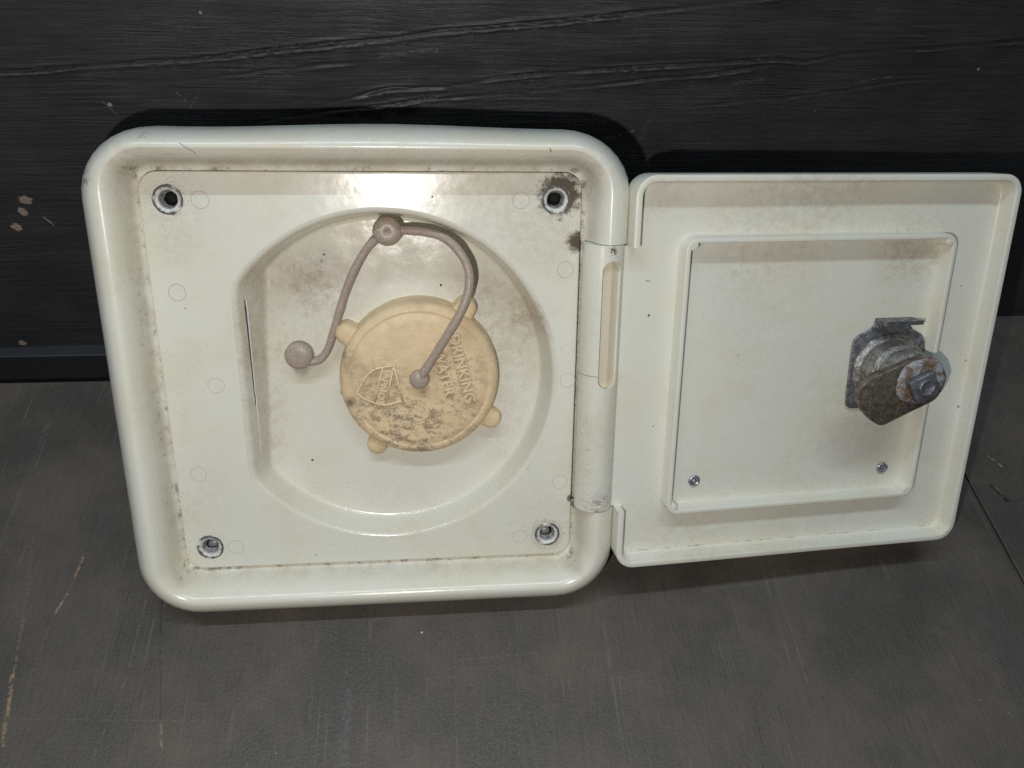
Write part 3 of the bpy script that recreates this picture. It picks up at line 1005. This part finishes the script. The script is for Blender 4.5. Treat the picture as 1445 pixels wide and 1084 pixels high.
cord2 = [(6.2, 52.7, -7.8), (0.1, 47.9, -8.6), (-5.1, 40.5, -9.4), (-9.4, 31.5, -10.2), (-12.7, 22.3, -10.6), (-15.4, 14.4, -11.0), (-17.6, 8.9, -11.2), (-20.4, 5.4, -11.3), (-23.8, 4.7, -11.2), (-28.2, 6.0, -11.2)]
teth = empty('tether', hatch)
mb = MB()
tube(mb, catmull(cord, 12), lambda t: 1.80 - 0.22 * min(1, t * 5) + 0.05 * math.sin(t * 31) + 0.04 * math.sin(t * 73), 18)
mb.obj('strap', M_rub, teth)
mb = MB()
tube(mb, catmull(cord2, 12), lambda t: 1.62 - 0.20 * math.sin(t * 3.14) + 0.05 * math.sin(t * 27) + 0.18 * math.exp(-((t - 0.42) / 0.02) ** 2), 18)
mb.obj('strap', M_rub, teth)


def button(name, x, y, z, r, h, dimple):
    mb = MB()
    pr = [(0.01, z + h * (0.62 if dimple else 1.0)), (0.5, z + h * (0.66 if dimple else 1.0))]
    if dimple:
        pr += [(0.75, z + h * 0.93)]
    pr += [(r * 0.35, z + h * 0.985), (r * 0.6, z + h * 0.92), (r * 0.8, z + h * 0.77), (r * 0.94, z + h * 0.45), (r, z), (r * 0.95, z - h * 0.4), (r * 0.75, z - h * 0.75), (r * 0.4, z - h * 0.95), (0.01, z - h)]
    lathe(mb, pr, x, y, 48)
    return fixn(mb.obj(name, M_rub, teth))


button('bead', 6.2, 52.7, -7.4, 5.2, 2.7, True)
button('anchor_button', -27.8, 7.2, -10.6, 5.2, 2.0, False)
button('plug', 15.9, -0.5, -3.6, 3.7, 2.3, False)

# ------------------------------------------------------------------ door
PHI = math.radians(4.75)


def door_grime(n, wob, fine):
    foot = n.m('MULTIPLY', n.m('MULTIPLY', n.rng(n.m('ABSOLUTE', n.m('ADD', n.y, 69.6)), 0.45, 0.1), n.rng(n.noise(0.16, 5, 0.72), 0.47, 0.66)), 0.6)
    side = n.m('MULTIPLY', n.m('MULTIPLY', n.rng(n.m('ABSOLUTE', n.m('SUBTRACT', n.x, 137.0)), 4.0, 2.0), n.rng(fine, 0.62, 0.70)), 0.5)
    return mx(n, foot, side, n.m('MULTIPLY', n.spot(8, 24.5, 0.5, wob, 0.2), 0.9), n.m('MULTIPLY', n.seg((6.2, 37), (7.6, 36.7), 0.25), 0.7),
              n.m('MULTIPLY', n.spot(139.5, 2, 0.5, wob, 0.4), 0.5), n.m('MULTIPLY', n.spot(140.0, -17, 0.6, wob, 0.4), 0.6))


M_door = plastic('aged white plastic door', extra=door_grime, stain_shade=[(100, -18, 16, 0.22), (60, 62, 22, 0.16), (30, -58, 18, 0.22), (80, -58, 22, 0.18), (108, 46, 11, 0.55), (40, 47, 14, 0.22), (70, 68, 20, 0.25), (10, 66, 8, 0.3), (45, 24, 14, 0.14), (70, 0, 22, 0.12)], speck=1.2, base=(0.72, 0.717, 0.642), rough=(0.30, 0.44), dusty=0.03)
X0, X1, YH = -1.2, 143.6, 73.2
dprof = [(2.0, -12.4), (0.7, -12.0), (0.15, -11.2), (0.0, -10.0), (0.0, -0.55), (0.12, -0.2), (0.4, -0.02), (1.95, -0.02), (2.25, -0.15), (2.38, -0.5), (2.70, -5.4), (2.90, -6.0), (3.3, -6.4), (4.0, -6.5)]
rings = []
for ins, h in dprof:
    R_ = 7.2 - min(ins, 3.6)
    ring = []
    for i, (x, y) in enumerate(rrect(X0 + ins, X1 - ins, -YH + ins, YH - ins, R_)):
        hh = h
        left = (2 * (NS + 8)) <= i < (2 * (NS + 8) + NS)
        if left:
            k = SIDE[i - 2 * (NS + 8)]
            y = -k * (YH - 7.2) / 66.9
            if abs(k) > 66:
                y = math.copysign(YH - ins - R_, y)
            elif abs(k) > 49:
                y = math.copysign(49.4 + (abs(k) - 50), y) if abs(k) < 51 else y
            if abs(k) < 50:
                hh = min(h, -6.5)
        # the long lips are not quite straight
        if hh > -6 and abs(y) > 70:
            hh += 0.12 * math.sin(x / 21.0)
        ring.append((x, y, hh))
    rings.append(ring)
mb = MB()
mb.loft(rings)
v, f = cdt_fill([(p[0], p[1]) for p in rings[-1]], [], -6.5)
mb.add(v, f)
v, f = cdt_fill([(p[0], p[1]) for p in rings[0]], [], -12.4)
mb.add(v, [tuple(reversed(q)) for q in f])
mb.box(-3.2, 1.2, -49.2, 49.2, -12.0, -6.53)
door = mb.obj('door', M_door, hatch)
door.matrix_local = Matrix.Translation((90 * MM, 0, 13 * MM)) @ Matrix.Rotation(PHI, 4, 'Y')
door['label'] = 'open square door showing its inner side with lock and two rivets'
sharp(door, 50)

# hinge barrel with its long slot
HX, HH = -8.62, -9.75
mb = MB()
rings = []
for y, r in ((-49.85, 6.9), (-49.6, 7.2), (-25, 7.2), (0, 7.2), (4.3, 7.2), (25, 7.2), (49.6, 7.2), (49.85, 6.9)):
    rings.append([(HX + r * math.sin(a), y, HH + r * math.cos(a)) for a in np.linspace(0, 2 * math.pi, 96, endpoint=False)])
mb.loft(rings, True, None, True, True)


def barrel_grime(n, wob, fine):
    scr = n.noise(1.1, 3, 0.7, vec=n.scl(n.p, (0.25, 2.2, 1)))
    worn = n.m('MULTIPLY', n.m('MULTIPLY', n.rng(n.y, 4, -6), n.rng(n.y, -49, -30)), n.rng(n.x, -10.5, -13.0))
    return mx(n, n.m('MULTIPLY', n.m('MULTIPLY', worn, n.rng(scr, 0.55, 0.70)), 0.35), n.m('MULTIPLY', n.m('MULTIPLY', n.spot(-8.5, -47, 5, wob, 0.5), n.rng(scr, 0.48, 0.6)), 0.55),
              n.m('MULTIPLY', n.m('MULTIPLY', n.spot(-7.5, 47.8, 1.5, wob, 0.6, fine), n.rng(wob, 0.42, 0.55)), 0.95),
              n.m('MULTIPLY', n.m('MULTIPLY', n.rng(n.m('ABSOLUTE', n.m('SUBTRACT', n.y, 3.6)), 0.18, 0.05), n.m('LESS_THAN', n.x, -10.6)), 0.75))


M_barrel = plastic('aged white plastic hinge', extra=barrel_grime, base=(0.70, 0.697, 0.625), stain_shade=[(-13, -25, 12, 0.22), (-14, 25, 10, 0.15), (-9, -47, 6, 0.25)], rough=(0.22, 0.34))
barrel = fixn(mb.obj('hinge_barrel', M_barrel, door))
sx_, w_, ya, yb = HX + 1.45, 3.55, -1.2, 44.6
st = [(sx_ + w_ * math.cos(t), yb - w_ + w_ * math.sin(t)) for t in np.linspace(0, math.pi, 17)] + [(sx_ + w_ * math.cos(t), ya + w_ + w_ * math.sin(t)) for t in np.linspace(math.pi, 2 * math.pi, 17)]
mb = MB()
mb.loft([[(x, y, HH + 3.9) for x, y in st], [(x, y, HH + 12) for x, y in st]], True, None, True, True)
cut = fixn(mb.obj('slot_cutter', M_barrel, door))
bpy.context.view_layer.update()
md = barrel.modifiers.new('slot', 'BOOLEAN')
md.object = cut
md.operation = 'DIFFERENCE'
md.solver = 'EXACT'
dg = bpy.context.evaluated_depsgraph_get()
me = bpy.data.meshes.new_from_object(barrel.evaluated_get(dg))
barrel.modifiers.clear()
barrel.data = me
bpy.data.objects.remove(cut)
me.polygons.foreach_set('use_smooth', np.ones(len(me.polygons), bool))
sharp(barrel, 35)
# hinge pin cover at the bottom of the slot: two facets
M_pin = plastic('cream hinge insert', base=(0.62, 0.57, 0.44), speck=1.0, rough=(0.35, 0.5))
mb = MB()
iw = w_ - 0.05
prof2 = [(-iw, -1.8), (-iw + 0.5, 0.35), (0.25, 0.75), (iw - 0.35, -0.3), (iw, -1.8)]
rings = [[(sx_ + dx, y, HH + 4.2 + dz) for dx, dz in prof2] for y in (ya + 0.15, yb - 0.15)]
mb.loft(rings, False)
fixn(mb.obj('hinge_insert', M_pin, door, False))

# rib: raised square around the lock
M_rib = plastic('aged white plastic rib', base=(0.72, 0.717, 0.642), speck=1.0, rough=(0.28, 0.42))
rx0, rx1, ry = 18.0, 121.8, 52.2
mb = MB()
rp = [(-0.55, -6.55), (-0.35, -6.1), (0.0, -1.1), (0.1, -0.85), (0.3, -0.75), (1.45, -0.75), (1.65, -0.85), (1.75, -1.1), (2.1, -6.1), (2.4, -6.55)]
mb.loft([[(x, y, h) for x, y in rrect(rx0 + i, rx1 - i, -ry + i, ry - i, max(1.2, 4.6 - i))] for i, h in rp])
rib = fixn(mb.obj('rib', M_rib, door))
sharp(rib, 60)
for sx in (rx0 + 2.6, rx1 - 2.6):
    for sy in (-ry + 2.6, ry - 2.6):
        mb = MB()
        lathe(mb, [(1.9, -6.6), (1.75, -1.0), (1.5, -0.80), (0.01, -0.80)], sx, sy, 28)
        fixn(mb.obj('corner_boss', M_rib, door))

# rivets
n = NT('rivet steel')
M_rivet = n.fin(n.mix(n.rng(n.noise(1.2, 3, 0.7), 0.4, 0.65), (0.55, 0.56, 0.60), (0.30, 0.31, 0.35)), 0.34, 0.85)
for (x, y) in ((30.5, -41.2), (110.5, -41.4)):
    mb = MB()
    lathe(mb, [(2.35, -6.55), (2.35, -6.1), (2.15, -5.75), (1.75, -5.6), (1.35, -5.75), (1.2, -6.0), (0.8, -5.85), (0.45, -5.6), (0.01, -5.5)], x, y, 36)
    fixn(mb.obj('rivet', M_rivet, door))


# lock: bracket, body, cam, square nut
def metal(name, base, dark, rust, rk, rough=(0.35, 0.6), seed=0.0, met=0.85, white=0.0):
    n = NT(name)
    pv = n.scl(n.p, (1, 1, 1), off=(seed, seed * 2, 0))
    a = n.noise(0.42, 3, 0.72, vec=pv)
    b = n.noise(1.6, 3, 0.75, vec=pv)
    c2 = n.noise(0.16, 5, 0.65, vec=n.scl(n.p, (1, 1, 1), off=(seed * 3 + 5, 9, 0)))
    col = n.mix(n.rng(a, 0.36, 0.62), base, dark)
    rm = n.m('MULTIPLY', n.rng(c2, 0.62 - rk * 0.3, 0.74 - rk * 0.3), n.rng(b, 0.38, 0.58))
    col = n.mix(rm, col, n.mix(b, rust, (0.10, 0.045, 0.02)))
    mt = n.m('MULTIPLY', n.m('SUBTRACT', 1.0, rm), met)
    if white:
        wm = n.m('MULTIPLY', n.rng(n.noise(0.22, 4, 0.72, vec=n.scl(n.p, (1, 1, 1), off=(seed, 31, 0))), 0.56 - white, 0.62 - white), 0.9)
        col = n.mix(wm, col, n.mix(b, (0.42, 0.43, 0.46), (0.24, 0.25, 0.28)))
        mt = n.m('MULTIPLY', mt, n.m('SUBTRACT', 1.0, wm))
    nb = n.bump(a, 0.6, 0.0006)
    nb = n.bump(b, 0.6, 0.0004, nb)
    return n.fin(col, n.rng(a, 0.35, 0.65, rough[0], rough[1]), mt, nb)


RUST = (0.28, 0.12, 0.045)
M_plate = metal('pitted galvanised steel', (0.30, 0.31, 0.34), (0.13, 0.135, 0.15), RUST, -0.5, (0.35, 0.55), 3.0, 0.7)
M_body = metal('dull zinc lock body', (0.42, 0.41, 0.395), (0.22, 0.21, 0.20), RUST, 0.05, (0.30, 0.45), 8.0, 0.75, 0.0)
M_cam = metal('worn brown steel cam', (0.235, 0.20, 0.158), (0.105, 0.088, 0.072), RUST, 0.15, (0.30, 0.5), 14.0, 0.55)
M_nut = metal('corroded square nut', (0.30, 0.31, 0.34), (0.16, 0.165, 0.18), RUST, 0.0, (0.4, 0.6), 20.0, 0.7)
M_wash = metal('rusty washer', (0.40, 0.38, 0.37), (0.16, 0.11, 0.08), RUST, 0.60, (0.5, 0.7), 26.0, 0.4, 0.05)

lock = empty('lock', hatch)
lock.matrix_local = door.matrix_local
lock['label'] = 'rusty metal cam lock mounted on the open door'
mb = MB()
plate = [(111.4, 20.0), (97.2, 20.3), (96.4, 17.6), (93.5, 15.6), (90.0, 13.6), (89.0, 10.6), (89.0, 3.5), (89.6, -11.8), (91.0, -14.2), (94.0, -15.0), (115.5, -15.0), (119.0, -13.5), (119.8, -8), (119.8, 6.9), (119.2, 11.0), (117.4, 13.8), (113.6, 15.8), (111.9, 17.6)]
pl = [(q[0], q[1]) for q in catmull([(x, y, 0) for x, y in plate[1:]], 4)]
prism(mb, plate[:1] + pl, -6.45, -5.4, 0.35)
fixn(mb.obj('bracket', M_plate, lock))
mb = MB()
mb.box(97.3, 111.3, 19.0, 20.6, -7.2, -5.2)
tabp = [(97.2, -5.4), (111.4, -5.4), (111.6, -3.0), (112.8, -0.4), (112.6, 0.6), (97.4, 0.6), (96.8, -1)]
mb.loft([[(x, y, h) for x, h in tabp] for y in (19.2, 20.7)], True, None, True, True)
fixn(mb.obj('bracket_tab', M_plate, lock, False))
mb = MB()
LX, LY = 104.6, 0.4
lathe(mb, [(14.6, -6.0), (14.5, -4.8), (14.0, -4.2), (12.7, -4.0), (12.4, -3.0), (12.2, 1.5), (11.8, 3.0), (10.9, 3.6), (10.7, 5.0), (10.6, 8.2), (10.0, 9.2), (4, 9.4)], LX, LY, 56,
      wob=lambda a, r: 0.012 * math.sin(3 * a) + 0.010 * math.sin(11 * a + r))
fixn(mb.obj('lock_body', M_body, lock))
campoly = [(82.3, -3.6), (82.6, -0.4), (86.2, 2.9), (94.4, 6.4), (102.3, 9.4), (107.4, 10.2), (112.6, 8.0), (115.4, 4.3), (116.7, 0.1), (115.5, -3.8), (113.3, -6.8), (105.9, -10.2), (98.0, -13.8), (94.0, -15.4), (90.6, -14.2), (86.0, -10.2), (83.4, -6.8)]
cp = catmull([(x, y, 0) for x, y in campoly + campoly[:1]], 4)[:-1]
cp = [(q[0], q[1]) for q in cp][::-1]
mb = MB()
prism(mb, cp, 8.6, 12.0, 0.5)
fixn(mb.obj('cam', M_cam, lock))
mb = MB()
lathe(mb, [(9.3, 11.9), (9.0, 12.5), (8.2, 12.95), (6.8, 13.2), (4, 13.3)], LX + 1.8, LY + 0.9, 56, wob=lambda a, r: 0.07 * math.sin(2 * a + 1) + 0.03 * math.sin(5 * a + 2) + 0.012 * math.sin(13 * a) + 0.006 * math.sin(21 * a))
fixn(mb.obj('washer', M_wash, lock))
nut = [(98.9, 2.0), (107.9, 6.0), (111.9, -2.2), (103.9, -6.2)]
nc = np.mean(nut, 0)
rn = []
for k in range(4):
    a, b, c = np.array(nut[k - 1]), np.array(nut[k]), np.array(nut[(k + 1) % 4])
    for t in (0.12, 0.04):
        rn.append(b + (a - b) * t)
    for t in (0.04, 0.12):
        rn.append(b + (c - b) * t)
mb = MB()
prism(mb, [tuple(q) for q in rn][::-1], 12.6, 16.2, 0.4)
fixn(mb.obj('nut', M_nut, lock))
mb = MB()
lathe(mb, [(3.1, 16.0), (3.1, 16.75), (2.8, 17.0), (2.5, 16.9), (2.3, 16.6), (0.01, 16.55)], nc[0] + 0.3, nc[1] + 0.2, 28)
fixn(mb.obj('bolt_end', M_nut, lock))
